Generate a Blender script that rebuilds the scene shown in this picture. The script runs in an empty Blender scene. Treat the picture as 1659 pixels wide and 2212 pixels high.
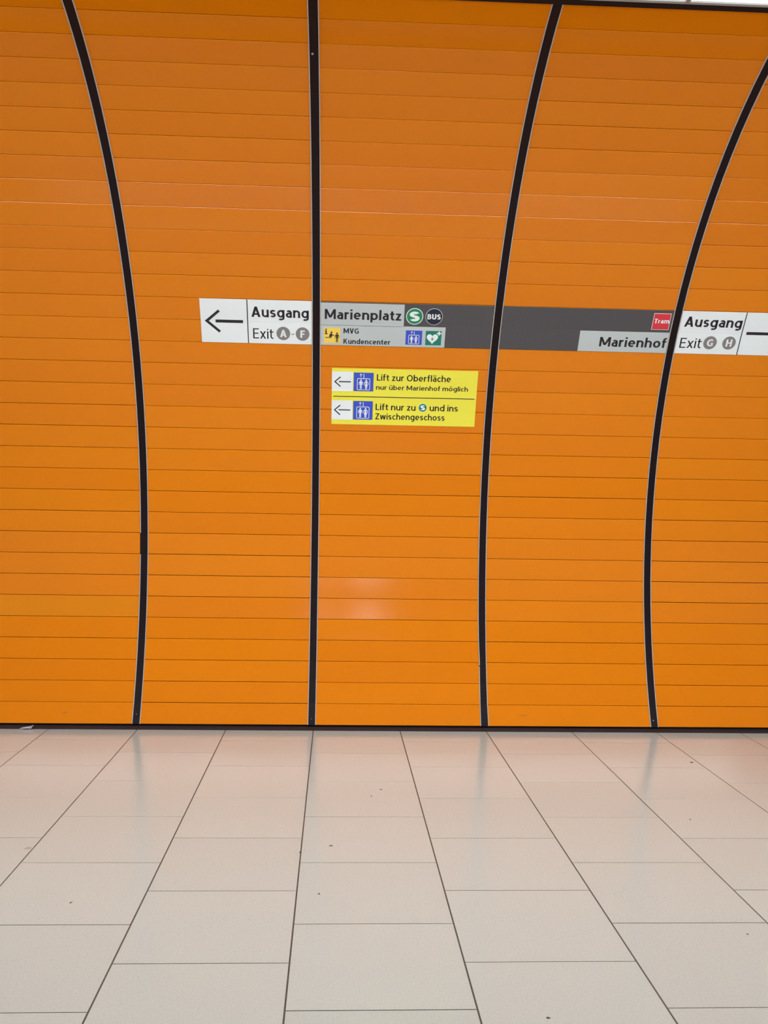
import bpy, bmesh, math, random
from mathutils import Matrix, Vector
random.seed(7)
C = bpy.context.scene.collection
S = bpy.context.scene

# ------------------------------------------------------------------ camera
CAM_H = 1.5707
YAW, PITCH, ROLL = 0.04451, -0.05904, 0.01669
F_PX, SHX, SHY = 2032.14, 14.02, 101.24            # in a 1659 x 2212 frame
cam_d = bpy.data.cameras.new('camera')
cam = bpy.data.objects.new('camera', cam_d)
C.objects.link(cam)
S.camera = cam
cam_d.sensor_fit = 'VERTICAL'
cam_d.sensor_height = 24.0
cam_d.lens = F_PX / 2212 * 24.0
cam_d.shift_x = SHX / 2212
cam_d.shift_y = SHY / 2212
cam_d.clip_start = 0.05
fwd = Vector((math.sin(YAW)*math.cos(PITCH), math.cos(YAW)*math.cos(PITCH), math.sin(PITCH)))
rt0 = Vector((math.cos(YAW), -math.sin(YAW), 0))
up0 = rt0.cross(fwd)
rt = rt0*math.cos(ROLL) + up0*math.sin(ROLL)
up = -rt0*math.sin(ROLL) + up0*math.cos(ROLL)
cam.matrix_world = Matrix(((rt.x, up.x, -fwd.x, 0), (rt.y, up.y, -fwd.y, 0), (rt.z, up.z, -fwd.z, CAM_H), (0, 0, 0, 1)))

# ------------------------------------------------------------------ world, light, exposure
world = bpy.data.worlds.new('world')
S.world = world
world.use_nodes = True
bg = world.node_tree.nodes['Background']
bg.inputs[0].default_value = (0.86, 0.90, 1.0, 1)
bg.inputs[1].default_value = 0.40
S.view_settings.view_transform = 'Standard'
S.view_settings.look = 'None'
S.view_settings.gamma = 1.0
S.view_settings.use_curve_mapping = False
S.view_settings.exposure = 0.10
CEIL_EMIT = 1.3      # backlit white ceiling boards
LAMP_EMIT = 40.0     # the long lamp line in the ceiling

# ------------------------------------------------------------------ materials
def lin(r, g, b):
    f = lambda c: (c/255/12.92) if c/255 <= 0.04045 else ((c/255+0.055)/1.055)**2.4
    return (f(r), f(g), f(b), 1)

def mat(name, col, rough=0.5, spec=0.5, metal=0.0, emit=None, strength=0.0):
    m = bpy.data.materials.new(name)
    m.use_nodes = True
    b = m.node_tree.nodes['Principled BSDF']
    b.inputs['Base Color'].default_value = col
    b.inputs['Roughness'].default_value = rough
    b.inputs['Specular IOR Level'].default_value = spec
    b.inputs['Metallic'].default_value = metal
    if emit:
        b.inputs['Emission Color'].default_value = emit
        b.inputs['Emission Strength'].default_value = strength
    return m

def nn(m, kind, **kw):
    n = m.node_tree.nodes.new(kind)
    for k, v in kw.items():
        setattr(n, k, v)
    return n

def noise(m, scale, detail=3.0, coord='Object', stretch=None):
    tc = nn(m, 'ShaderNodeTexCoord')
    n = nn(m, 'ShaderNodeTexNoise')
    n.inputs['Scale'].default_value = scale
    n.inputs['Detail'].default_value = detail
    src = tc.outputs[coord]
    if stretch:
        mp = nn(m, 'ShaderNodeMapping')
        mp.inputs['Scale'].default_value = stretch
        m.node_tree.links.new(src, mp.inputs['Vector'])
        src = mp.outputs['Vector']
    m.node_tree.links.new(src, n.inputs['Vector'])
    return n

def ramp(m, src, stops):
    r = nn(m, 'ShaderNodeValToRGB')
    e = r.color_ramp.elements
    while len(e) < len(stops):
        e.new(0.5)
    for el, (p, c) in zip(e, stops):
        el.position = p
        el.color = c
    m.node_tree.links.new(src, r.inputs['Fac'])
    return r

def bsdf(m):
    return m.node_tree.nodes['Principled BSDF']

def enamel(name, base):
    """glossy vitreous enamel, each panel a touch different, faint grime mottling"""
    m = mat(name, base, 0.13, 0.34)
    L = m.node_tree.links
    oi = nn(m, 'ShaderNodeObjectInfo')
    nz = noise(m, 2.2, 3.0)
    hsv = nn(m, 'ShaderNodeHueSaturation')
    hsv.inputs['Color'].default_value = base
    ma = nn(m, 'ShaderNodeMapRange')
    ma.inputs['To Min'].default_value = 0.986
    ma.inputs['To Max'].default_value = 1.014
    L.new(oi.outputs['Random'], ma.inputs['Value'])
    mb = nn(m, 'ShaderNodeMapRange')
    mb.inputs['From Min'].default_value = 0.3
    mb.inputs['From Max'].default_value = 0.7
    mb.inputs['To Min'].default_value = 0.99
    mb.inputs['To Max'].default_value = 1.01
    L.new(nz.outputs['Fac'], mb.inputs['Value'])
    mul = nn(m, 'ShaderNodeMath', operation='MULTIPLY')
    L.new(ma.outputs[0], mul.inputs[0])
    L.new(mb.outputs[0], mul.inputs[1])
    L.new(mul.outputs[0], hsv.inputs['Value'])
    mh = nn(m, 'ShaderNodeMapRange')
    mh.inputs['To Min'].default_value = 0.4990
    mh.inputs['To Max'].default_value = 0.5010
    L.new(oi.outputs['Random'], mh.inputs['Value'])
    L.new(mh.outputs[0], hsv.inputs['Hue'])
    L.new(hsv.outputs[0], bsdf(m).inputs['Base Color'])
    return m

M = {}
M['orange'] = enamel('orange_enamel', (0.775, 0.214, 0.0012, 1))
M['ochre'] = enamel('ochre_enamel', (0.745, 0.226, 0.0012, 1))
M['backing'] = mat('panel_backing', (0.10, 0.022, 0.004, 1), 0.8)
M['rubber'] = mat('dark_cover', (0.010, 0.0036, 0.0052, 1), 0.45, 0.2)
M['aluminium'] = mat('dull_aluminium', (0.50, 0.46, 0.43, 1), 0.40, 0.5, 0.2)
M['skirting'] = mat('skirting_dark', (0.034, 0.012, 0.014, 1), 0.5)
M['void'] = mat('painted_shadow_gap', (0.004, 0.003, 0.003, 1), 0.9)
M['white'] = mat('sign_white', lin(240, 245, 247), 0.34, 0.4)
M['light_grey'] = mat('sign_light_grey', lin(195, 202, 203), 0.36, 0.4)
M['dark_grey'] = mat('sign_dark_grey', lin(80, 76, 79), 0.34, 0.5)
M['ink'] = mat('print_black', lin(38, 30, 38), 0.4)
M['disc_grey'] = mat('print_disc_grey', lin(134, 130, 130), 0.4)
M['white_ink'] = mat('print_white', lin(243, 246, 246), 0.4)
M['green'] = mat('print_green', lin(24, 138, 92), 0.4)
M['teal'] = mat('print_teal', lin(14, 128, 110), 0.4)
M['navy'] = mat('print_navy', lin(30, 32, 54), 0.4)
M['blue'] = mat('print_blue', lin(58, 84, 200), 0.4)
M['red'] = mat('print_red', lin(222, 52, 64), 0.4)
M['amber'] = mat('print_amber', lin(252, 214, 90), 0.4)
M['yellow'] = mat('sticker_yellow', lin(243, 232, 74), 0.36, 0.4)
M['grout'] = mat('floor_grout', (0.075, 0.055, 0.045, 1), 0.85)
M['grit'] = mat('dark_grit', (0.05, 0.045, 0.04, 1), 0.8)
M['stain'] = mat('grey_scuff', (0.30, 0.26, 0.23, 1), 0.7)
M['paper'] = mat('scrap_film', (0.42, 0.36, 0.42, 1), 0.5)
M['ceil_joint'] = mat('ceiling_joint_grey', (0.42, 0.40, 0.38, 1), 0.5)
M['ceil_white'] = mat('ceiling_white', (0.80, 0.80, 0.79, 1), 0.7)
M['diffuser'] = mat('ceiling_light_diffuser', (0.9, 0.9, 0.9, 1), 0.6, emit=(0.93, 0.99, 1.0, 1), strength=CEIL_EMIT)
M['lamp'] = mat('lamp_line', (0.9, 0.9, 0.9, 1), 0.6, emit=(0.93, 0.99, 1.0, 1), strength=LAMP_EMIT)

def tile_material():
    m = mat('floor_tile_terrazzo', (0.44, 0.44, 0.43, 1), 0.30, 0.5)
    L = m.node_tree.links
    big = noise(m, 1.6, 2.0, 'Object')
    oi = nn(m, 'ShaderNodeObjectInfo')
    geo = nn(m, 'ShaderNodeNewGeometry')
    fine = nn(m, 'ShaderNodeTexNoise')
    fine.inputs['Scale'].default_value = 120.0
    fine.inputs['Detail'].default_value = 2.0
    L.new(geo.outputs['Position'], fine.inputs['Vector'])
    vor = nn(m, 'ShaderNodeTexVoronoi')
    vor.inputs['Scale'].default_value = 34.0
    vor.inputs['Randomness'].default_value = 1.0
    L.new(geo.outputs['Position'], vor.inputs['Vector'])
    c1 = ramp(m, fine.outputs['Fac'], [(0.30, (0.41, 0.419, 0.393, 1)), (0.55, (0.435, 0.444, 0.415, 1)), (0.78, (0.455, 0.464, 0.436, 1))])
    spk = ramp(m, vor.outputs['Distance'], [(0.035, (0.62, 0.60, 0.58, 1)), (0.075, (1, 1, 1, 1))])
    mx = nn(m, 'ShaderNodeMixRGB', blend_type='MULTIPLY')
    mx.inputs[0].default_value = 0.75
    L.new(c1.outputs[0], mx.inputs[1])
    L.new(spk.outputs[0], mx.inputs[2])
    mr = nn(m, 'ShaderNodeMapRange')
    mr.inputs['To Min'].default_value = 0.985
    mr.inputs['To Max'].default_value = 1.015
    L.new(oi.outputs['Random'], mr.inputs['Value'])
    hs = nn(m, 'ShaderNodeHueSaturation')
    L.new(mx.outputs[0], hs.inputs['Color'])
    L.new(mr.outputs[0], hs.inputs['Value'])
    L.new(hs.outputs[0], bsdf(m).inputs['Base Color'])
    rr = nn(m, 'ShaderNodeMapRange')
    rr.inputs['To Min'].default_value = 0.15
    rr.inputs['To Max'].default_value = 0.21
    L.new(big.outputs['Fac'], rr.inputs['Value'])
    L.new(rr.outputs[0], bsdf(m).inputs['Roughness'])
    return m
M['tile'] = tile_material()

# ------------------------------------------------------------------ wall profile (rows of panels, 14.8 cm each)
ROW_Y = [6.4134, 6.4709, 6.5217, 6.5659, 6.6033, 6.6337, 6.6572, 6.6736, 6.6827, 6.6845, 6.679, 6.666, 6.6455, 6.6176, 6.5822, 6.5395, 6.4895, 6.4323, 6.3682, 6.2973, 6.2197, 6.1358, 6.0457, 5.9497, 5.848, 5.7409, 5.6287, 5.5115, 5.3896, 5.2634, 5.1329, 4.9986, 4.8608, 4.7197]
ROW_Z = [0.0393, 0.1761, 0.3155, 0.4572, 0.6007, 0.7459, 0.8924, 1.0399, 1.188, 1.3363, 1.4846, 1.6324, 1.7793, 1.925, 2.0691, 2.2112, 2.3508, 2.4878, 2.6216, 2.7519, 2.8783, 3.0007, 3.1185, 3.2317, 3.3397, 3.4424, 3.5393, 3.6303, 3.715, 3.7928, 3.8636, 3.9266, 3.9814, 4.0274]
NR = 33
RH = 0.1484

def facet_normal(i):
    i = max(0, min(NR-1, i))
    dy, dz = ROW_Y[i+1]-ROW_Y[i], ROW_Z[i+1]-ROW_Z[i]
    l = math.hypot(dy, dz)
    return (-dz/l, dy/l)                     # towards the room

def node_normal(i):
    a, b = facet_normal(i-1), facet_normal(i)
    y, z = a[0]+b[0], a[1]+b[1]
    l = math.hypot(y, z)
    return (y/l, z/l)

def wall(x, s, off=0.0):
    """point on the curved wall: x along it, s = row count up from the skirting, off = metres proud of it"""
    i = max(0, min(NR-1, int(math.floor(s))))
    t = s - i
    y = ROW_Y[i] + (ROW_Y[i+1]-ROW_Y[i])*t
    z = ROW_Z[i] + (ROW_Z[i+1]-ROW_Z[i])*t
    if 0 <= t <= 1:
        a, b = node_normal(i), node_normal(i+1)
        n = (a[0]*(1-t)+b[0]*t, a[1]*(1-t)+b[1]*t)
    else:
        n = facet_normal(i)
    l = math.hypot(*n)
    return (x, y + n[0]/l*off, z + n[1]/l*off)

# ------------------------------------------------------------------ object helpers
def link_mesh(name, verts, faces, material, parent=None, smooth=False):
    me = bpy.data.meshes.new(name)
    me.from_pydata(verts, [], faces)
    me.update()
    me.materials.append(material)
    if smooth:
        for p in me.polygons:
            p.use_smooth = True
    o = bpy.data.objects.new(name, me)
    C.objects.link(o)
    if parent:
        o.parent = parent
        o.matrix_parent_inverse = Matrix.Translation(-parent.location)
    return o

def empty(name, loc=(0, 0, 0)):
    o = bpy.data.objects.new(name, None)
    o.empty_display_size = 0.1
    o.location = loc
    C.objects.link(o)
    return o

def tag(o, label=None, cat=None, group=None, kind=None):
    if label: o['label'] = label
    if cat: o['category'] = cat
    if group: o['group'] = group
    if kind: o['kind'] = kind
    return o

def box_mesh(x0, x1, y0, y1, z0, z1):
    v = [(x0,y0,z0),(x1,y0,z0),(x1,y1,z0),(x0,y1,z0),(x0,y0,z1),(x1,y0,z1),(x1,y1,z1),(x0,y1,z1)]
    f = [(0,3,2,1),(4,5,6,7),(0,1,5,4),(1,2,6,5),(2,3,7,6),(3,0,4,7)]
    return v, f

def panel_mesh(x0, x1, i, bev=0.0009, gap=0.0013, depth=0.014):
    """one enamelled strip panel: flat face with folded, bevelled edges"""
    g = gap/RH
    a, b = i+g, i+1-g
    bs = bev/RH
    n = facet_normal(i)
    def P(x, s, off):
        t = s-i
        y = ROW_Y[i]+(ROW_Y[i+1]-ROW_Y[i])*t
        z = ROW_Z[i]+(ROW_Z[i+1]-ROW_Z[i])*t
        return (x, y+n[0]*off, z+n[1]*off)
    v = [P(x0+bev, a+bs, 0), P(x1-bev, a+bs, 0), P(x1-bev, b-bs, 0), P(x0+bev, b-bs, 0),
         P(x0, a, -bev), P(x1, a, -bev), P(x1, b, -bev), P(x0, b, -bev),
         P(x0, a, -depth), P(x1, a, -depth), P(x1, b, -depth), P(x0, b, -depth)]
    f = [(0,1,2,3), (4,5,1,0), (5,6,2,1), (6,7,3,2), (7,4,0,3),
         (8,9,5,4), (9,10,6,5), (10,11,7,6), (11,8,4,7), (11,10,9,8)]
    return v, f

def strip_mesh(prof, s0, s1, x, kinks=None):
    """sweep a cross-section prof [(dx, off)...] up the curved wall from s0 to s1"""
    ss = [s0] + [float(k) for k in range(int(math.ceil(s0+1e-6)), int(math.floor(s1-1e-6))+1)] + [s1]
    v, f = [], []
    n = len(prof)
    for s in ss:
        dxk = kinks(s) if kinks else 0.0
        for dx, off in prof:
            v.append(wall(x+dx+dxk, s, off))
    for k in range(len(ss)-1):
        for j in range(n):
            a, b = k*n+j, k*n+(j+1) % n
            f.append((a, b, b+n, a+n))
    f.append(tuple(range(n-1, -1, -1)))
    f.append(tuple(range((len(ss)-1)*n, len(ss)*n)))
    return v, f

# ------------------------------------------------------------------ structure: the wall
X_STRIP = [-1.347 + 1.1975*k for k in range(-2, 6)]      # cover strips between the columns of panels
HALF = 0.0285
wall_back = empty('wall_back', (0.45, 6.42, 0.0))
tag(wall_back, kind='structure', label='curved tunnel wall of glossy orange enamel strip panels with dark cover strips')
# dark sheet behind the panels
v, f = [], []
XL, XR = X_STRIP[0]-0.2, X_STRIP[-1]+0.2
for i in range(NR+1):
    for x in (XL, XR):
        v.append(wall(x, i, -0.0125))
for i in range(NR+1):
    for x in (XL, XR):
        v.append(wall(x, i, -0.05))
for i in range(NR):
    f.append((2*i, 2*i+1, 2*i+3, 2*i+2))
    o2 = 2*(NR+1)
    f.append((o2+2*i+1, o2+2*i, o2+2*i+2, o2+2*i+3))
link_mesh('backing_sheet', v, f, M['backing'], wall_back)

for c in range(len(X_STRIP)-1):
    x0, x1 = X_STRIP[c]+HALF-0.004, X_STRIP[c+1]-HALF+0.004
    for i in range(NR):
        odd = (c == 1 and i == 5)
        gx = random.uniform(0.0009, 0.0019)
        v, f = panel_mesh(x0, x1, i, gap=gx)
        o = link_mesh('panel', v, f, M['ochre'] if odd else M['orange'], wall_back)
        if odd:
            o['label'] = 'slightly yellower replacement panel'

# cover strips: dark insert between two thin aluminium edge trims
def cover_strip(k):
    x = X_STRIP[k]
    w = 0.0232
    prof = [(-w, -0.010), (w, -0.010), (w, 0.0022), (w-0.003, 0.0034), (-w+0.003, 0.0034), (-w, 0.0022)]
    v, f = strip_mesh(prof, 0.0, 33.0, x)
    st = link_mesh('cover_strip', v, f, M['rubber'], wall_back)
    def trim(side, s0, s1, kinks=None):
        a, b = (w, w+0.0062) if side > 0 else (-w-0.0062, -w)
        pr = [(a, -0.008), (b, -0.008), (b, 0.0050), (b-0.0012, 0.0062), (a+0.0010, 0.0062), (a, 0.0050)]
        v, f = strip_mesh(pr, s0, s1, x, kinks)
        t = link_mesh('edge_trim', v, f, M['aluminium'], st)
        return t
    if k == 2:        # a length of the left trim is missing one row high
        trim(-1, 0.0, 7.98)
        trim(-1, 9.0, 33.0)
        v, f = strip_mesh([(-w-0.0065, -0.009), (-w+0.001, -0.009), (-w+0.001, 0.0015), (-w-0.0065, 0.0015)], 7.98, 9.0, x)
        link_mesh('gap_filler', v, f, M['void'], st)
        trim(1, 0.0, 33.0)
    elif k == 4:      # bent foot of the left trim
        trim(-1, 2.86, 33.0, lambda s: 0.0052*max(0.0, 1-(s-2.86)/1.3))
        trim(-1, 0.0, 2.80, lambda s: 0.0035*(s/2.8))
        trim(1, 0.0, 33.0, lambda s: 0.0030 if s < 0.35 else 0.0)
    else:
        trim(-1, 0.0, 33.0)
        trim(1, 0.0, 33.0)
    return st
strips = [cover_strip(k) for k in range(len(X_STRIP))]
# a small pale rivet head on the central strip, near the top
def disc(name, cx, s, r, off, material, parent, n=20, thick=0.0006):
    v = [wall(cx, s, off)]
    for j in range(n):
        a = 2*math.pi*j/n
        v.append(wall(cx+r*math.cos(a), s+r*math.sin(a)/RH, off))
    for j in range(n):
        a = 2*math.pi*j/n
        v.append(wall(cx+r*math.cos(a), s+r*math.sin(a)/RH, off-thick))
    f = [(0, 1+j, 1+(j+1) % n) for j in range(n)]
    f += [(1+j, 1+n+j, 1+n+(j+1) % n, 1+(j+1) % n) for j in range(n)]
    return link_mesh(name, v, f, material, parent)
disc('rivet', X_STRIP[3]-0.008, 30.6, 0.006, 0.0052, M['aluminium'], strips[3], 10, 0.002)
disc('rivet', X_STRIP[3]-0.002, 0.28, 0.003, 0.0048, M['disc_grey'], strips[3], 8, 0.002)
disc('rivet', X_STRIP[2]-0.002, 0.45, 0.0035, 0.0048, M['disc_grey'], strips[2], 8, 0.002)
disc('rivet', X_STRIP[5]-0.004, 0.30, 0.004, 0.0048, M['ceil_joint'], strips[5], 8, 0.002)

# skirting under the wall
bb = empty('baseboard_back', (0.45, 6.41, 0.0))
tag(bb, kind='structure', label='low dark skirting at the foot of the orange wall')
v, f = strip_mesh([(0, 0)], 0, 1, 0) if False else box_mesh(XL, XR, 6.4125, 6.46, 0.0, 0.024)
link_mesh('skirting_bar', v, f, M['skirting'], bb)
v, f = box_mesh(XL, XR, 6.424, 6.46, 0.024, 0.041)
link_mesh('painted_shadow_gap', v, f, M['void'], bb)  # solid near-black bar: the shade above the skirting is put into its colour
v, f = box_mesh(XL, XR, 6.4085, 6.4125, 0.0, 0.017)
link_mesh('skirting_lip', v, f, M['skirting'], bb)

# trims along the top edge of the wall
def beyond(d, off):
    """point d metres past the top edge of the wall, along its last slope"""
    n = facet_normal(NR-1)
    dy, dz = (ROW_Y[-1]-ROW_Y[-2])/RH, (ROW_Z[-1]-ROW_Z[-2])/RH
    return (ROW_Y[-1]+dy*d+n[0]*off, ROW_Z[-1]+dz*d+n[1]*off)
def long_bar(name, d0, d1, off0, off1, material, label):
    pr = [beyond(d0, off0), beyond(d1, off0), beyond(d1, off1), beyond(d0, off1)]
    v = [(XL, y, z) for y, z in pr] + [(XR, y, z) for y, z in pr]
    f = [(0,1,5,4), (1,2,6,5), (2,3,7,6), (3,0,4,7), (3,2,1,0), (4,5,6,7)]
    return tag(link_mesh(name, v, f, material), kind='structure', label=label)
long_bar('trim_1', 0.0, 0.031, 0.004, -0.03, M['rubber'], 'dark channel along the top edge of the orange wall')
long_bar('trim_2', 0.031, 0.044, 0.003, -0.03, M['ceil_joint'], 'pale grey bar between the dark channel and the ceiling')

# ------------------------------------------------------------------ structure: the ceiling
CY1, CZ = beyond(0.044, 0.0)
CZ += 0.006
ceiling = empty('ceiling', (0.45, 3.0, CZ))
tag(ceiling, kind='structure', label='bright white ceiling above the orange wall')
XM = [(X_STRIP[k]+X_STRIP[k+1])/2 + 0.03 for k in range(len(X_STRIP)-1)]
edges = [XL] + XM + [XR]
for a, b in zip(edges[:-1], edges[1:]):
    v, f = box_mesh(a+0.011, b-0.011, 2.6, CY1, CZ, CZ+0.02)
    o = link_mesh('light_diffuser', v, f, M['diffuser'], ceiling)
for a, b in zip(edges[:-1], edges[1:]):
    v, f = box_mesh(a+0.02, b-0.02, 3.72, 3.92, CZ-0.012, CZ)
    link_mesh('lamp_line', v, f, M['lamp'], ceiling)
for x in XM:
    v, f = box_mesh(x-0.011, x+0.011, 2.6, CY1, CZ-0.012, CZ+0.02)
    link_mesh('joint_bar', v, f, M['ceil_joint'], ceiling)
v, f = box_mesh(-10.0, 11.0, -8.0, 2.6, CZ, CZ+0.05)
link_mesh('ceiling_board', v, f, M['ceil_white'], ceiling)

# ------------------------------------------------------------------ structure: the floor
floor = empty('floor', (0.45, 3.0, 0.0))
tag(floor, kind='structure', label='beige speckled stone tile floor laid in running bond')
v, f = box_mesh(-10.0, 11.0, -8.0, 6.46, -0.06, -0.0030)
link_mesh('screed', v, f, M['grout'], floor)
J0 = -0.138
GX, GY = 0.0060, 0.0042
tile_cache = {}
def tile(xc, ya, yb):
    w = 0.6 - GX
    h = yb-ya-GY
    key = round(h, 4)
    if key not in tile_cache:
        b = 0.0004
        X, Y = w/2, h/2
        v = [(-X+b,-Y+b,0), (X-b,-Y+b,0), (X-b,Y-b,0), (-X+b,Y-b,0),
             (-X,-Y,-b), (X,-Y,-b), (X,Y,-b), (-X,Y,-b),
             (-X,-Y,-0.012), (X,-Y,-0.012), (X,Y,-0.012), (-X,Y,-0.012)]
        f = [(0,1,2,3), (4,5,1,0), (5,6,2,1), (6,7,3,2), (7,4,0,3), (8,9,5,4), (9,10,6,5), (10,11,7,6), (11,8,4,7)]
        me = bpy.data.meshes.new('tile')
        me.from_pydata(v, [], f)
        me.update()
        me.materials.append(M['tile'])
        tile_cache[key] = me
    o = bpy.data.objects.new('tile', tile_cache[key])
    C.objects.link(o)
    o.parent = floor
    o.matrix_parent_inverse = Matrix.Translation(-floor.location)
    o.location = (xc, (ya+yb)/2, random.uniform(-0.0002, 0.0002))
    return o
FLOOR_EDGE = 6.4125
for k in range(-1, 12):
    xc = J0 + (k-4)*0.6 + 0.3
    first = 6.1318 if k % 2 else 5.8288
    tile(xc, first, FLOOR_EDGE+0.0016)
    y = first
    while y > 0.9:
        tile(xc, y-0.6, y)
        y -= 0.6
# plainer floor behind the camera, never in view
v, f = box_mesh(-10.0, 11.0, -8.0, 0.25, -0.0028, 0.0)
link_mesh('floor_slab', v, f, M['tile'], floor)
for a, b in ((-10.0, J0-5*0.6), (J0+8*0.6, 11.0)):
    v, f = box_mesh(a, b, 0.25, 6.41, -0.0028, 0.0)
    link_mesh('floor_slab', v, f, M['tile'], floor)

# ------------------------------------------------------------------ signs
def plate(name, x0, x1, s0, s1, off, material, parent, thick=0.0012, label=None):
    """thin plate lying on the wall; follows its bend row by row"""
    ss = [s0] + [float(k) for k in range(int(math.ceil(s0+1e-6)), int(math.floor(s1-1e-6))+1)] + [s1]
    v, f = [], []
    for s in ss:
        v += [wall(x0, s, off), wall(x1, s, off), wall(x1, s, off-thick), wall(x0, s, off-thick)]
    for k in range(len(ss)-1):
        for j in range(4):
            a, b = 4*k+j, 4*k+(j+1) % 4
            f.append((a, b, b+4, a+4))
    f.append((3, 2, 1, 0))
    n = 4*(len(ss)-1)
    f.append((n, n+1, n+2, n+3))
    o = link_mesh(name, v, f, material, parent)
    if label: o['label'] = label
    return o

def poly(name, loops, off, material, parent, thick=0.0004):
    """flat print: closed outlines in (x, s*RH) metres on the wall, triangulated, wrapped to the wall"""
    bm = bmesh.new()
    for pts in loops:
        vs = [bm.verts.new((x, y, 0)) for x, y in pts]
        bm.faces.new(vs)
    ext = bmesh.ops.extrude_face_region(bm, geom=bm.faces[:])
    for e in ext['geom']:
        if isinstance(e, bmesh.types.BMVert):
            e.co.z = 1.0
    bmesh.ops.triangulate(bm, faces=bm.faces[:])
    bmesh.ops.recalc_face_normals(bm, faces=bm.faces[:])
    for vtx in bm.verts:
        vtx.co = wall(vtx.co.x, vtx.co.y/RH, off-thick+vtx.co.z*thick)
    me = bpy.data.meshes.new(name)
    bm.to_mesh(me)
    bm.free()
    me.materials.append(material)
    o = bpy.data.objects.new(name, me)
    C.objects.link(o)
    o.parent = parent
    pl = parent.matrix_world.translation if parent.parent is None else Vector((0, 0, 0))
    o.matrix_parent_inverse = Matrix.Translation(-parent.location) if parent.parent is None else Matrix.Identity(4)
    return o

# ---- a plain humanist sans, drawn as strokes (unit = capital height)
XH = 0.73
def glyph(ch, w):
    """polygons (in capital-height units) and advance width of one character with stroke width w"""
    t, hw = w/2, w*1.12
    P = []
    def V(x, y0, y1): P.append([(x-t, y0), (x+t, y0), (x+t, y1), (x-t, y1)])
    def Hb(x0, x1, y, k=0.92): P.append([(x0, y-t*k), (x1, y-t*k), (x1, y+t*k), (x0, y+t*k)])
    def D(x0, y0, x1, y1, k=1.0):
        q = [(x0-hw*k/2, y0), (x0+hw*k/2, y0), (x1+hw*k/2, y1), (x1-hw*k/2, y1)]
        P.append(q if y1 > y0 else q[::-1])
    def A(cx, cy, rx, ry, a0, a1, n=None):
        n = n or max(4, int(abs(a1-a0)/18))
        return [(cx+rx*math.cos(math.radians(a0+(a1-a0)*j/n)), cy+ry*math.sin(math.radians(a0+(a1-a0)*j/n))) for j in range(n+1)]
    def S_(pts):
        pts = [p for k, p in enumerate(pts) if k == 0 or math.hypot(p[0]-pts[k-1][0], p[1]-pts[k-1][1]) > 1e-4]
        nrm = []
        for k in range(len(pts)):
            a, b = pts[max(k-1, 0)], pts[min(k+1, len(pts)-1)]
            dx, dy = b[0]-a[0], b[1]-a[1]
            l = math.hypot(dx, dy)
            nrm.append((-dy/l*t, dx/l*t))
        for k in range(len(pts)-1):
            (x0, y0), (x1, y1), (a0, b0), (a1, b1) = pts[k], pts[k+1], nrm[k], nrm[k+1]
            P.append([(x0-a0, y0-b0), (x1-a1, y1-b1), (x1+a1, y1+b1), (x0+a0, y0+b0)])
    def O(cx, cy, rx, ry): S_(A(cx, cy, rx, ry, 0, 360, 22))
    def bowl(): O(0.285, XH/2, 0.285-t, XH/2-t)
    def dots(x0, x1):
        for x in (x0, x1): P.append([(x-t, 0.86), (x+t, 0.86), (x+t, 0.86+w), (x-t, 0.86+w)])
    def arch(x0, x1, foot=0.0):
        cx = (x0+x1)/2
        S_([(x0, 0.36)] + A(cx, 0.44, (x1-x0)/2, XH-t-0.44, 180, 0) + [(x1, foot)])
    c = ch
    if c == ' ': return P, 0.26
    if c == 'A': D(hw/2, 0, 0.35, 1); D(0.70-hw/2, 0, 0.35, 1); Hb(0.15, 0.55, 0.28); return P, 0.70
    if c == 'B':
        V(t, 0, 1); m = 0.53
        S_([(t, 1-t), (0.28, 1-t)] + A(0.28, (1-t+m)/2, 0.24-t, (1-t-m)/2, 90, -90)[1:] + [(t, m)])
        S_([(t, m), (0.30, m)] + A(0.30, (t+m)/2, 0.27-t, (m-t)/2, 90, -90)[1:] + [(t, t)]); return P, 0.57
    if c == 'C': S_(A(0.38, 0.5, 0.38-t, 0.5-t, 48, 312)); return P, 0.60
    if c == 'E': V(t, 0, 1); Hb(0, 0.48, 1-t); Hb(0, 0.44, 0.52); Hb(0, 0.48, t); return P, 0.48
    if c == 'F': V(t, 0, 1); Hb(0, 0.46, 1-t); Hb(0, 0.42, 0.50); return P, 0.46
    if c == 'G':
        S_(A(0.39, 0.5, 0.39-t, 0.5-t, 48, 305)); V(0.66-t, 0.07, 0.52); Hb(0.40, 0.66, 0.52-t); return P, 0.66
    if c == 'H': V(t, 0, 1); V(0.64-t, 0, 1); Hb(t, 0.64-t, 0.52); return P, 0.64
    if c == 'K': V(t, 0, 1); D(0.17, 0.44, 0.58-hw/2, 1); D(0.62-hw/2, 0, 0.24, 0.56); return P, 0.62
    if c == 'L': V(t, 0, 1); Hb(0, 0.45, t); return P, 0.45
    if c == 'M':
        V(t, 0, 1); V(0.84-t, 0, 1); D(0.42, 0.16, hw/2, 1, 0.95); D(0.42, 0.16, 0.84-hw/2, 1, 0.95); return P, 0.84
    if c == 'O': O(0.38, 0.5, 0.38-t, 0.5-t); return P, 0.76
    if c in 'Ss':
        h, W_ = (1.0, 0.54) if c == 'S' else (XH, 0.44)
        ry = (h-2*t)/4; rx = W_/2-t
        S_(A(W_/2, h-t-ry, rx, ry, 28, 255)[:-1] + A(W_/2, t+ry, rx, ry, 75, -152)[1:]); return P, W_
    if c == 'T': Hb(0, 0.54, 1-t); V(0.27, 0, 1); return P, 0.54
    if c == 'U': S_([(t, 1), (t, 0.34)] + A(0.32, 0.32, 0.32-t, 0.32-t, 180, 360)[0:] + [(0.64-t, 0.34), (0.64-t, 1)]); return P, 0.64
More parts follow.
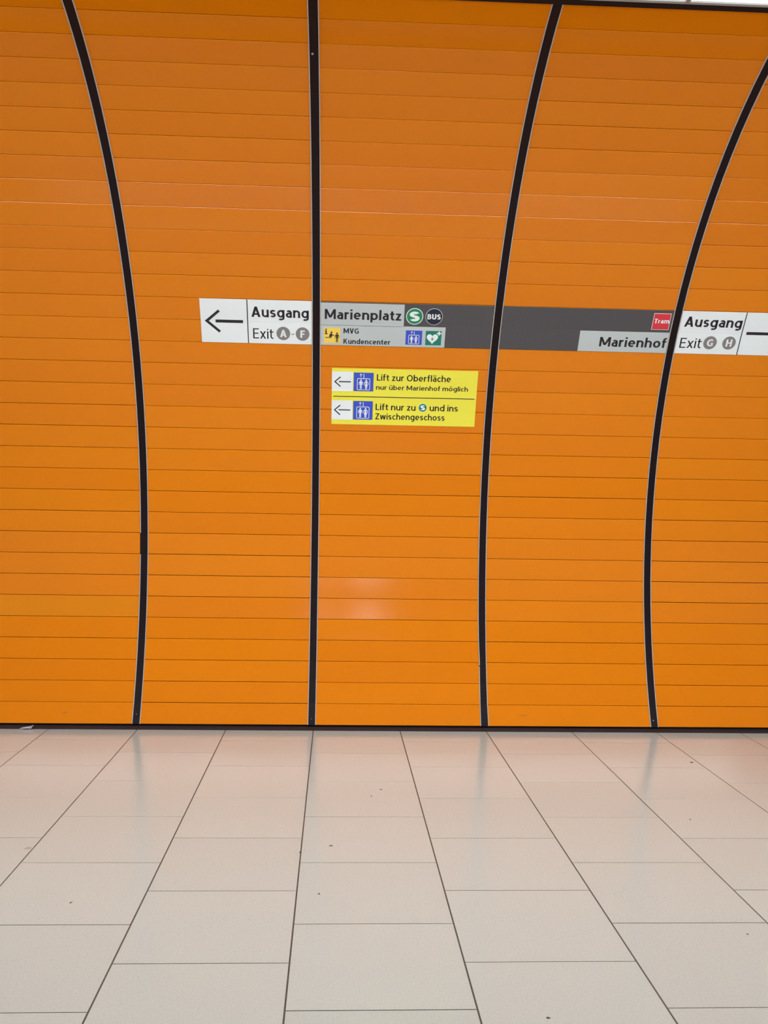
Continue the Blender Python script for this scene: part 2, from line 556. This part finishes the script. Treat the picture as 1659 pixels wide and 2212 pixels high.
    if c == 'V': D(0.33, 0, hw/2, 1); D(0.33, 0, 0.66-hw/2, 1); return P, 0.66
    if c in 'Zz':
        h, W_ = (1.0, 0.56) if c == 'Z' else (XH, 0.44)
        Hb(0.02, W_-0.02, h-t); Hb(0, W_, t); D(hw*0.62, t, W_-hw*0.62, h-t); return P, W_
    if c in 'aä':
        S_(A(0.245, XH-t-0.17, 0.47-t-0.245, 0.17, 145, 0) + [(0.47-t, 0)])
        S_([(0.47-t, 0.42), (0.27, 0.42)] + A(0.25, (0.42+t)/2, 0.25-t, (0.42-t)/2, 90, 270)[1:] + [(0.32, t+0.01), (0.47-t, 0.16)])
        if c == 'ä': dots(0.13, 0.36)
        return P, 0.47
    if c == 'b': V(t, 0, 1.04); bowl(); return P, 0.57
    if c == 'c': S_(A(0.285, XH/2, 0.285-t, XH/2-t, 50, 310)); return P, 0.46
    if c == 'd': V(0.57-t, 0, 1.04); bowl(); return P, 0.57
    if c == 'e': S_(A(0.275, XH/2, 0.275-t, XH/2-t, 0, 312)); Hb(t, 0.55-t*0.7, XH/2-t*0.1, 0.8); return P, 0.55
    if c == 'f': S_([(0.06+t, 0), (0.06+t, 0.84)] + A(0.06+t+0.17, 0.86, 0.17, 0.18-t+0.02, 180, 85)); Hb(0, 0.33, XH-t); return P, 0.34
    if c == 'g':
        bowl(); S_([(0.57-t, XH), (0.57-t, -0.04)] + A(0.29, -0.05, 0.28-t, 0.20-t+0.02, 0, -130)[1:]); return P, 0.57
    if c == 'h': V(t, 0, 1.04); arch(t, 0.54-t); return P, 0.54
    if c == 'i': V(t, 0, XH); P.append([(0, 0.86), (w, 0.86), (w, 0.86+w), (0, 0.86+w)]); return P, w
    if c == 'l': V(t, 0, 1.04); return P, w
    if c == 'm': V(t, 0, XH); arch(t, 0.44); arch(0.44, 0.88-t); return P, 0.88
    if c == 'n': V(t, 0, XH); arch(t, 0.54-t); return P, 0.54
    if c in 'oö':
        bowl()
        if c == 'ö': dots(0.17, 0.40)
        return P, 0.57
    if c == 'p': V(t, -0.25, XH); bowl(); return P, 0.57
    if c == 'r': V(t, 0, XH); S_([(t, 0.36)] + A(0.27, 0.42, 0.27-t, XH-t-0.42, 180, 72)); return P, 0.35
    if c == 't': S_([(0.07+t, 0.93), (0.07+t, 0.22)] + A(0.07+t+0.15, 0.22, 0.15, 0.22-t, 180, 285)); Hb(0, 0.33, XH-t); return P, 0.34
    if c in 'uü':
        V(0.54-t, 0, XH); S_([(t, XH), (t, 0.30)] + A(0.27, 0.28, 0.27-t, 0.28-t, 180, 360) + [(0.54-t, 0.34)])
        if c == 'ü': dots(0.16, 0.38)
        return P, 0.54
    if c == 'w': D(0.22, 0, hw/2, XH); D(0.22, 0, 0.40, XH, 0.9); D(0.58, 0, 0.40, XH, 0.9); D(0.58, 0, 0.80-hw/2, XH); return P, 0.80
    if c == 'x': D(hw/2, 0, 0.50-hw/2, XH); D(0.50-hw/2, 0, hw/2, XH); return P, 0.50
    raise ValueError(ch)

def text(body, x0, x1, s_base, cap, off, material, parent, weight=0.15, name='lettering'):
    """lettering printed on the wall: x0..x1 = ink extent, s_base = baseline (rows), cap = capital height (m)"""
    polys, pen = [], 0.0
    for k, ch in enumerate(body):
        P, adv = glyph(ch, weight)
        polys += [[(x+pen, y) for x, y in q] for q in P]
        pen += adv + (0.095 if ch != ' ' and k+1 < len(body) else 0.0)
    lo = min(x for q in polys for x, y in q); hi = max(x for q in polys for x, y in q)
    sx = (x1-x0)/(hi-lo)
    v, f = [], []
    for q in polys:
        n = len(v)
        v += [wall(x0+(x-lo)*sx, s_base+y*cap/RH, off) for x, y in q]
        f.append(tuple(range(n, n+len(q))))
    return link_mesh(name, v, f, material, parent)

def circ_pts(cx, cy, r, n=28, rx=None):
    rx = rx or r
    return [(cx+rx*math.cos(2*math.pi*j/n), cy+r*math.sin(2*math.pi*j/n)) for j in range(n)]

def rrect(x0, y0, x1, y1, r, n=5):
    pts = []
    for cx, cy, a0 in ((x1-r, y0+r, -90), (x1-r, y1-r, 0), (x0+r, y1-r, 90), (x0+r, y0+r, 180)):
        for j in range(n+1):
            a = math.radians(a0+90*j/n)
            pts.append((cx+r*math.cos(a), cy+r*math.sin(a)))
    return pts

def bar(ax, ay, bx, by, w):
    dx, dy = bx-ax, by-ay
    l = math.hypot(dx, dy)
    nx, ny = -dy/l*w/2, dx/l*w/2
    return [(ax+nx, ay+ny), (bx+nx, by+ny), (bx-nx, by-ny), (ax-nx, ay-ny)]

def head(tx, ty, ex, ey1, ey2, w):
    """open arrow head: tip tx,ty ; arm ends ex,ey1 / ex,ey2 ; stroke w, square cut ends"""
    def side(ey):
        dx, dy = ex-tx, ey-ty
        l = math.hypot(dx, dy)
        return dx/l, dy/l
    u1, u2 = side(ey1), side(ey2)
    n1 = (-u1[1], u1[0]); n2 = (-u2[1], u2[0])
    sg = 1 if (u1[0]*u2[1]-u1[1]*u2[0]) > 0 else -1
    # inner corner where the inner edges meet on the axis
    sinh = abs(u1[1])
    inner = (tx + (w/sinh)*(1 if ex > tx else -1), ty)
    p1 = (ex, ey1); p2 = (ex, ey2)
    q1 = (ex+n1[0]*w*sg, ey1+n1[1]*w*sg)
    q2 = (ex-n2[0]*w*sg, ey2-n2[1]*w*sg)
    return [[(tx, ty), p1, q1, inner], [(tx, ty), inner, q2, p2]]

def arrow(name, tip, exy, shaft, w, wh, off, parent):
    tx, ts = tip
    ex, s1, s2 = exy
    loops = head(tx, ts*RH, ex, s1*RH, s2*RH, wh)
    loops.append(bar(shaft[0], ts*RH, shaft[1], ts*RH, w))
    return poly(name, loops, off, M['ink'], parent)

def person_loops(cx, y0, h, skirt):
    """small standing figure made of head, body, arms and legs"""
    L = [circ_pts(cx, y0+h*0.91, h*0.085, 12)]
    w = h*0.13
    if skirt:
        L.append([(cx-w*0.75, y0+h*0.80), (cx-w*0.45, y0+h*0.58), (cx-w*1.25, y0+h*0.30), (cx+w*1.25, y0+h*0.30), (cx+w*0.45, y0+h*0.58), (cx+w*0.75, y0+h*0.80)])
    else:
        L.append([(cx-w*0.85, y0+h*0.80), (cx-w*0.75, y0+h*0.42), (cx+w*0.75, y0+h*0.42), (cx+w*0.85, y0+h*0.80)])
    for sg in (-1, 1):
        top = 0.30 if skirt else 0.43
        L.append([(cx+sg*w*0.72, y0+h*top), (cx+sg*w*0.68, y0), (cx+sg*w*0.12, y0), (cx+sg*w*0.10, y0+h*top)][::sg])
        L.append([(cx+sg*w*0.85, y0+h*0.80), (cx+sg*w*1.55, y0+h*0.70), (cx+sg*w*1.75, y0+h*0.45), (cx+sg*w*1.30, y0+h*0.44), (cx+sg*w*1.15, y0+h*0.64), (cx+sg*w*0.8, y0+h*0.70)][::-sg])
    return L

def frame_loops(x0, y0, x1, y1, r, t):
    """rounded square outline built of quads"""
    o_, i_ = rrect(x0, y0, x1, y1, r), rrect(x0+t, y0+t, x1-t, y1-t, max(r-t, 0.0005))
    n = len(o_)
    return [[o_[j], o_[(j+1) % n], i_[(j+1) % n], i_[j]] for j in range(n)]

def lift_pictogram(x0, x1, s0, s1, off, parent):
    sq = plate('pictogram', x0, x1, s0, s1, off, M['blue'], parent, 0.0006, 'blue lift pictogram')
    W_, H_ = x1-x0, (s1-s0)*RH
    Y0 = s0*RH
    fx0, fx1 = x0+W_*0.17, x0+W_*0.83
    fy0, fy1 = Y0+H_*0.06, Y0+H_*0.70
    loops = frame_loops(fx0, fy0, fx1, fy1, W_*0.07, W_*0.028)
    loops += person_loops(x0+W_*0.365, Y0+H_*0.12, H_*0.52, False)
    loops += person_loops(x0+W_*0.635, Y0+H_*0.12, H_*0.52, True)
    # little up arrow and lift rope
    ax = x0+W_*0.36
    loops += [bar(ax, Y0+H_*0.74, ax, Y0+H_*0.92, W_*0.022), bar(ax-W_*0.055, Y0+H_*0.86, ax, Y0+H_*0.94, W_*0.022), bar(ax+W_*0.055, Y0+H_*0.86, ax, Y0+H_*0.94, W_*0.022)]
    bx = x0+W_*0.51
    loops += [bar(bx, Y0+H_*0.70, bx, Y0+H_*0.94, W_*0.028)]
    poly('symbol', loops, off+0.0006, M['white_ink'], sq)
    return sq

P1 = 0.0022      # plate face proud of the panels
T1 = P1+0.0006   # print on it
T2 = P1+0.0012
T3 = P1+0.0018

# --- exit sign at the left (white, arrow to the left)
def exit_sign(loc, label):
    t = empty('exit_sign', loc)
    tag(t, label, 'sign')
    return t
XE = X_STRIP[3]-HALF-0.0015
e1 = exit_sign((-0.54, wall(0, 19)[1], wall(0, 19)[2]), 'white exit sign with arrow pointing left, reading Exit A-F, left of the central dark strip')
plate('plate', -0.906, XE, 18.0, 18.990, P1, M['white'], e1)
plate('plate', -0.906, XE, 18.993, 19.985, P1, M['white'], e1)
plate('divider', -0.6026, -0.5964, 18.0, 19.985, T1, M['ink'], e1, 0.0005)
arrow('arrow', (-0.880, 18.975), (-0.789, 19.50, 18.45), (-0.8095, -0.630), 0.0200, 0.0172, T1, e1)
text('Ausgang', -0.5738, -0.1985, 19.205, 0.0700, T1, M['ink'], e1, 0.165)
text('Exit', -0.5665, -0.4325, 18.222, 0.0690, T1, M['ink'], e1, 0.112)
def letter_disc(ch, cx, s, r, parent, lw=0.030):
    d = disc('letter_disc', cx, s, r, T1, M['disc_grey'], parent, 32, 0.0005)
    text(ch, cx-lw/2, cx+lw/2, s-0.050/2/RH, 0.050, T1+0.0006, M['white_ink'], d, 0.19, name='letter')
    return d
letter_disc('A', -0.3674, 18.480, 0.0455, e1, 0.044)
letter_disc('F', -0.2401, 18.475, 0.0455, e1, 0.030)
plate('hyphen', -0.3135, -0.2945, 18.435, 18.475, T1, M['disc_grey'], e1, 0.0005)

# --- exit sign at the right (white, arrow to the right)
XR0 = X_STRIP[5]+HALF+0.0015
e2 = exit_sign((2.72, wall(0, 19)[1], wall(0, 19)[2]), 'white exit sign with arrow pointing right, reading Exit G H, at the right edge')
plate('plate', XR0, 3.085, 18.0, 18.990, P1, M['white'], e2)
plate('plate', XR0, 3.085, 18.993, 19.985, P1, M['white'], e2)
plate('divider', 2.7045, 2.7107, 18.0, 19.985, T1, M['ink'], e2, 0.0005)
arrow('arrow', (3.010, 19.015), (2.919, 19.54, 18.49), (2.7387, 2.938), 0.0200, 0.0172, T1, e2)
text('Ausgang', 2.3030, 2.6931, 19.262, 0.0700, T1, M['ink'], e2, 0.165)
text('Exit', 2.3010, 2.4481, 18.270, 0.0690, T1, M['ink'], e2, 0.112)
letter_disc('G', 2.506, 18.535, 0.0455, e2, 0.042)
letter_disc('H', 2.636, 18.545, 0.0455, e2, 0.040)

# --- direction sign right of the central strip (Marienplatz)
d1 = empty('direction_sign', (0.45, wall(0, 19)[1], wall(0, 19)[2]))
tag(d1, 'grey direction sign reading Marienplatz with round S and BUS badges', 'sign')
XD0, XD1 = X_STRIP[3]+HALF+0.0012, X_STRIP[4]-HALF-0.0012
plate('plate', XD0, XD1, 18.0, 19.985, P1, M['dark_grey'], d1)
plate('field', XD0, 0.4281, 18.90, 19.94, T1, M['light_grey'], d1, 0.0005)
plate('field', XD0, 0.7079, 18.0, 18.94, T1, M['light_grey'], d1, 0.0005)
text('Marienplatz', -0.0938, 0.4099, 19.200, 0.0665, T2, M['ink'], d1, 0.165)
text('MVG', 0.0308, 0.1316, 18.556, 0.0352, T2, M['ink'], d1, 0.170)
text('Kundencenter', 0.0316, 0.3441, 18.078, 0.0350, T2, M['ink'], d1, 0.170)
am = plate('pictogram', -0.0983, 0.0097, 18.095, 18.800, T2, M['amber'], d1, 0.0005, 'yellow information desk pictogram')
AY = 18.095*RH
AH = 0.705*RH
AW = 0.108
ax0 = -0.0983
lp = [circ_pts(ax0+AW*0.13, AY+AH*0.90, AH*0.045, 10), bar(ax0+AW*0.13, AY+AH*0.60, ax0+AW*0.13, AY+AH*0.82, AW*0.075),
      bar(ax0+AW*0.06, AY+AH*0.80, ax0+AW*0.15, AY+AH*0.80, AH*0.05), bar(ax0+AW*0.05, AY+AH*0.60, ax0+AW*0.22, AY+AH*0.60, AH*0.05),
      bar(ax0+AW*0.08, AY+AH*0.36, ax0+AW*0.47, AY+AH*0.36, AH*0.04),
      circ_pts(ax0+AW*0.46, AY+AH*0.70, AH*0.06, 10),
      [(ax0+AW*0.30, AY+AH*0.40), (ax0+AW*0.48, AY+AH*0.40), (ax0+AW*0.52, AY+AH*0.58), (ax0+AW*0.44, AY+AH*0.64), (ax0+AW*0.36, AY+AH*0.60)],
      bar(ax0+AW*0.46, AY+AH*0.58, ax0+AW*0.62, AY+AH*0.48, AH*0.05)]
lp += person_loops(ax0+AW*0.80, AY+AH*0.06, AH*0.64, False)
poly('symbol', lp, T3, M['ink'], am)
lift_pictogram(0.4450, 0.5545, 18.105, 18.765, T2, d1)
aed = plate('pictogram', 0.5780, 0.6841, 18.105, 18.765, T2, M['teal'], d1, 0.0005, 'green defibrillator heart pictogram')
HX, HY, HW, HH = 0.5780, 18.105*RH, 0.1061, 0.66*RH
def heart(cx, cy, w, h, n=36):
    pts = []
    for j in range(n):
        t = 2*math.pi*j/n
        px = 16*math.sin(t)**3
        py = 13*math.cos(t)-5*math.cos(2*t)-2*math.cos(3*t)-math.cos(4*t)
        pts.append((cx+px/32*w, cy+(py+2.5)/29*h))
    return pts[::-1]
poly('symbol', [heart(HX+HW*0.43, HY+HH*0.42, HW*0.72, HH*0.70), bar(HX+HW*0.84, HY+HH*0.70, HX+HW*0.84, HY+HH*0.97, HW*0.085),
                bar(HX+HW*0.70, HY+HH*0.835, HX+HW*0.98, HY+HH*0.835, HW*0.085)], T2+0.0005, M['white_ink'], aed)
bxc, byc = HX+HW*0.43, HY+HH*0.43
poly('symbol', [[(bxc+HW*0.05, byc+HH*0.17), (bxc-HW*0.10, byc-HH*0.01), (bxc-HW*0.01, byc-HH*0.01), (bxc-HW*0.06, byc-HH*0.17), (bxc+HW*0.10, byc+HH*0.03), (bxc+HW*0.01, byc+HH*0.03)]], T2+0.0011, M['teal'], aed)
sb = disc('badge', 0.4973, 19.414, 0.0565, T1, M['white_ink'], d1, 40, 0.0005)
sb['label'] = 'round green S badge'
disc('badge_face', 0.4973, 19.414, 0.0515, T2, M['green'], sb, 40, 0.0005)
text('S', 0.4973-0.0335, 0.4973+0.0335, 19.414-0.0335/RH, 0.067, T3, M['white_ink'], sb, 0.24, name='letter')
bb_ = disc('badge', 0.6258, 19.420, 0.0565, T1, M['white_ink'], d1, 40, 0.0005)
bb_['label'] = 'round dark blue BUS badge'
disc('badge_face', 0.6258, 19.420, 0.0540, T2, M['navy'], bb_, 40, 0.0005)
text('BUS', 0.6258-0.0440, 0.6258+0.0440, 19.420-0.018/RH, 0.036, T3, M['white_ink'], bb_, 0.21)

# --- direction sign in the next bay (Marienhof)
d2 = empty('direction_sign', (1.65, wall(0, 19)[1], wall(0, 19)[2]))
tag(d2, 'grey direction sign reading Marienhof with a red Tram square', 'sign')
XF0, XF1 = X_STRIP[4]+HALF+0.0012, X_STRIP[5]-HALF-0.0012
plate('plate', XF0, XF1, 18.0, 19.985, P1, M['dark_grey'], d2)
plate('field', 1.6115, XF1, 18.0, 18.955, T1, M['light_grey'], d2, 0.0005)
text('Marienhof', 1.7526, 2.2070, 18.245, 0.0655, T2, M['ink'], d2, 0.165)
tr = plate('badge', 2.0860, 2.2030, 19.085, 19.845, T1, M['white_ink'], d2, 0.0005, 'red square Tram badge with white border')
plate('badge_face', 2.0890, 2.2000, 19.105, 19.825, T2, M['red'], tr, 0.0005)
text('Tram', 2.0965, 2.1975, 19.385, 0.0315, T3, M['white_ink'], tr, 0.19)

# --- yellow lift notice
y1 = empty('lift_notice', (0.455, wall(0, 15.5)[1], wall(0, 15.5)[2]))
tag(y1, 'yellow lift notice with two blue lift pictograms, under the grey Marienplatz sign', 'sign')
plate('plate', -0.0430, 0.9530, 14.315, 16.945, P1, M['yellow'], y1)
for s0, s1, sc, bs0, bs1 in ((15.870, 16.785, 16.316, 15.887, 16.755), (14.535, 15.440, 14.990, 14.553, 15.425)):
    plate('arrow_field', -0.0425, 0.1000, s0, s1, T1, M['white'], y1, 0.0005)
    arrow('arrow', (-0.0275, sc), (0.0135, sc+0.245, sc-0.245), (0.0050, 0.0857), 0.0074, 0.0074, T2, y1)
    lift_pictogram(0.1055, 0.2404, bs0, bs1, T1, y1)
plate('divider', -0.0319, 0.9409, 15.610, 15.645, T1, M['ink'], y1, 0.0005)
text('Lift zur Oberfläche', 0.2625, 0.7687, 16.400, 0.0440, T1, M['ink'], y1, 0.145)
text('nur über Marienhof möglich', 0.2594, 0.8908, 15.975, 0.0325, T1, M['ink'], y1, 0.145)
text('Lift nur zu', 0.2605, 0.5363, 15.018, 0.0440, T1, M['ink'], y1, 0.145)
text('und ins', 0.6343, 0.8300, 15.022, 0.0440, T1, M['ink'], y1, 0.145)
text('Zwischengeschoss', 0.2590, 0.7411, 14.578, 0.0425, T1, M['ink'], y1, 0.145)
sb2 = disc('badge', 0.586, 15.172, 0.0300, T1, M['white_ink'], y1, 32, 0.0005)
sb2['label'] = 'small round green S badge'
disc('badge_face', 0.586, 15.172, 0.0275, T2, M['teal'], sb2, 32, 0.0005)
text('S', 0.586-0.0165, 0.586+0.0165, 15.172-0.0175/RH, 0.035, T3, M['white_ink'], sb2, 0.24, name='letter')

# shoe scuffs on the lowest row of panels
M['scuff'] = mat('shoe_scuff', (0.42, 0.13, 0.012, 1), 0.5)
M['scuff_faint'] = mat('shoe_scuff_faint', (0.60, 0.17, 0.008, 1), 0.5)
def scuff(x0, s0, x1, s1, w, m):
    y0, y1 = s0*RH, s1*RH
    mx, my = (x0+x1)/2, (y0+y1)/2
    dx, dy = x1-x0, y1-y0
    l = math.hypot(dx, dy)
    nx, ny = -dy/l*w/2, dx/l*w/2
    poly('scuff_mark', [[(x0, y0), (mx-nx, my-ny), (x1, y1), (mx+nx, my+ny)]], 0.0005, m, wall_back, 0.0003)
scuff(-1.859, 0.44, -1.813, 0.53, 0.008, M['scuff'])
scuff(-1.740, 0.05, -1.703, 0.09, 0.006, M['scuff_faint'])
scuff(0.868, 0.26, 0.890, 0.36, 0.006, M['scuff_faint'])
scuff(1.285, 0.49, 1.362, 0.52, 0.006, M['scuff'])

# ------------------------------------------------------------------ small litter and marks on the floor
def pebble(name, x, y, rx, ry, h, material, label, cat='debris', rot=0.0, n=9):
    v = []
    for k, (r, z) in enumerate(((1.0, 0.0), (0.85, 0.6), (0.4, 1.0))):
        for j in range(n):
            a = 2*math.pi*j/n
            q = r*(1+0.22*math.sin(3*a+x*40)+0.12*math.cos(5*a+y*30))
            px, py = rx*q*math.cos(a), ry*q*math.sin(a)
            v.append((px*math.cos(rot)-py*math.sin(rot), px*math.sin(rot)+py*math.cos(rot), z*h))
    f = []
    for k in range(2):
        for j in range(n):
            f.append((k*n+j, k*n+(j+1) % n, (k+1)*n+(j+1) % n, (k+1)*n+j))
    f.append(tuple(range(2*n, 3*n)))
    f.append(tuple(range(n-1, -1, -1)))
    o = link_mesh(name, v, f, material)
    o.location = (x, y, 0.0)
    return tag(o, label, cat)
pebble('grit_speck', -0.0482, 3.6996, 0.0045, 0.0065, 0.0025, M['grit'], 'round dark grit speck on the floor, just right of the central long joint')
pebble('grit_speck', -0.003, 4.2313, 0.0095, 0.006, 0.002, M['grit'], 'flat dark speck on the floor tile, farther off than the round one', rot=0.2)
pebble('grit_speck', 0.2088, 4.9626, 0.004, 0.008, 0.002, M['grit'], 'tiny dark speck on the floor tile below the yellow notice')
pebble('grit_speck', 0.2667, 5.0817, 0.008, 0.007, 0.002, M['grit'], 'tiny wide dark speck near the wall below the yellow notice')
pebble('grit_speck', 0.6722, 2.7771, 0.0065, 0.0048, 0.0025, M['grit'], 'dark crumb on the floor at the bottom edge of the photo', rot=-0.2)
pebble('grit_speck', 2.221, 5.6536, 0.0095, 0.012, 0.003, M['grit'], 'dark speck on the floor near the wall at the right')
pebble('grit_speck', 1.5441, 3.3331, 0.0035, 0.005, 0.002, M['grit'], 'small dark speck on the floor at the right, nearest the camera there')
pebble('grit_speck', 1.8111, 4.6009, 0.004, 0.008, 0.002, M['grit'], 'small dark speck on the floor halfway to the wall at the right')
pebble('grit_speck', -0.1417, 4.1511, 0.0035, 0.008, 0.002, M['grit'], 'dark speck lying against the central long floor joint')
pebble('grit_speck', -1.0103, 3.6212, 0.003, 0.009, 0.002, M['grit'], 'slim dark speck on the floor at the left', rot=-0.4)
pebble('floor_scuff', -1.3579, 4.2009, 0.020, 0.016, 0.0006, M['stain'], 'faint grey scuff by the second long joint at the left', 'stain')

# scrap of clear film caught on the skirting at the left
sx, sy = -2.075, 6.404
v = [(-0.055, 0.0, 0.0), (-0.035, -0.004, 0.012), (0.0, -0.006, 0.018), (0.03, -0.004, 0.024), (0.045, -0.002, 0.030),
     (-0.050, -0.006, -0.0), (-0.02, -0.012, 0.006), (0.005, -0.012, 0.008), (0.028, -0.008, 0.006), (0.036, -0.006, 0.018)]
v = v + [(a, b+0.0015, c+0.0004) for a, b, c in v]
f = [(0,1,6,5), (1,2,7,6), (2,3,8,7), (3,4,9,8), (10,15,16,11), (11,16,17,12), (12,17,18,13), (13,18,19,14)]
sc = link_mesh('film_scrap', v, f, M['paper'])
sc.location = (sx, sy, 0.0005)
tag(sc, 'crumpled pale scrap of film caught at the dark skirting on the left', 'litter')

# ------------------------------------------------------------------ lit boxes across the hall (mirrored faintly in the enamel)
M['box_glow'] = mat('lit_box_face', (0.8, 0.8, 0.8, 1), 0.5, emit=(1.0, 0.97, 0.95, 1), strength=8.0)
def lit_box(x0, x1, z0, z1, y, label):
    t = empty('light_box', ((x0+x1)/2, y, z0))
    tag(t, label, 'light box')
    v, f = box_mesh(x0-0.02, x1+0.02, y-0.14, y, z0-0.02, z1+0.02)
    link_mesh('case', v, f, M['ceil_joint'], t)
    v, f = box_mesh(x0, x1, y, y+0.012, z0, z1)
    link_mesh('lit_face', v, f, M['box_glow'], t)
    for x in (x0+0.05, x1-0.05):
        v, f = box_mesh(x-0.006, x+0.006, y-0.08, y-0.068, z1+0.02, CZ)
        link_mesh('hanger', v, f, M['ceil_joint'], t)
lit_box(0.34, 0.80, 2.33, 2.89, -3.0, 'larger lit white box hanging across the hall, mirrored in the panels under the yellow notice')
lit_box(-0.32, -0.18, 2.33, 2.89, -3.0, 'narrow lit white box hanging across the hall, mirrored beside the central dark strip')
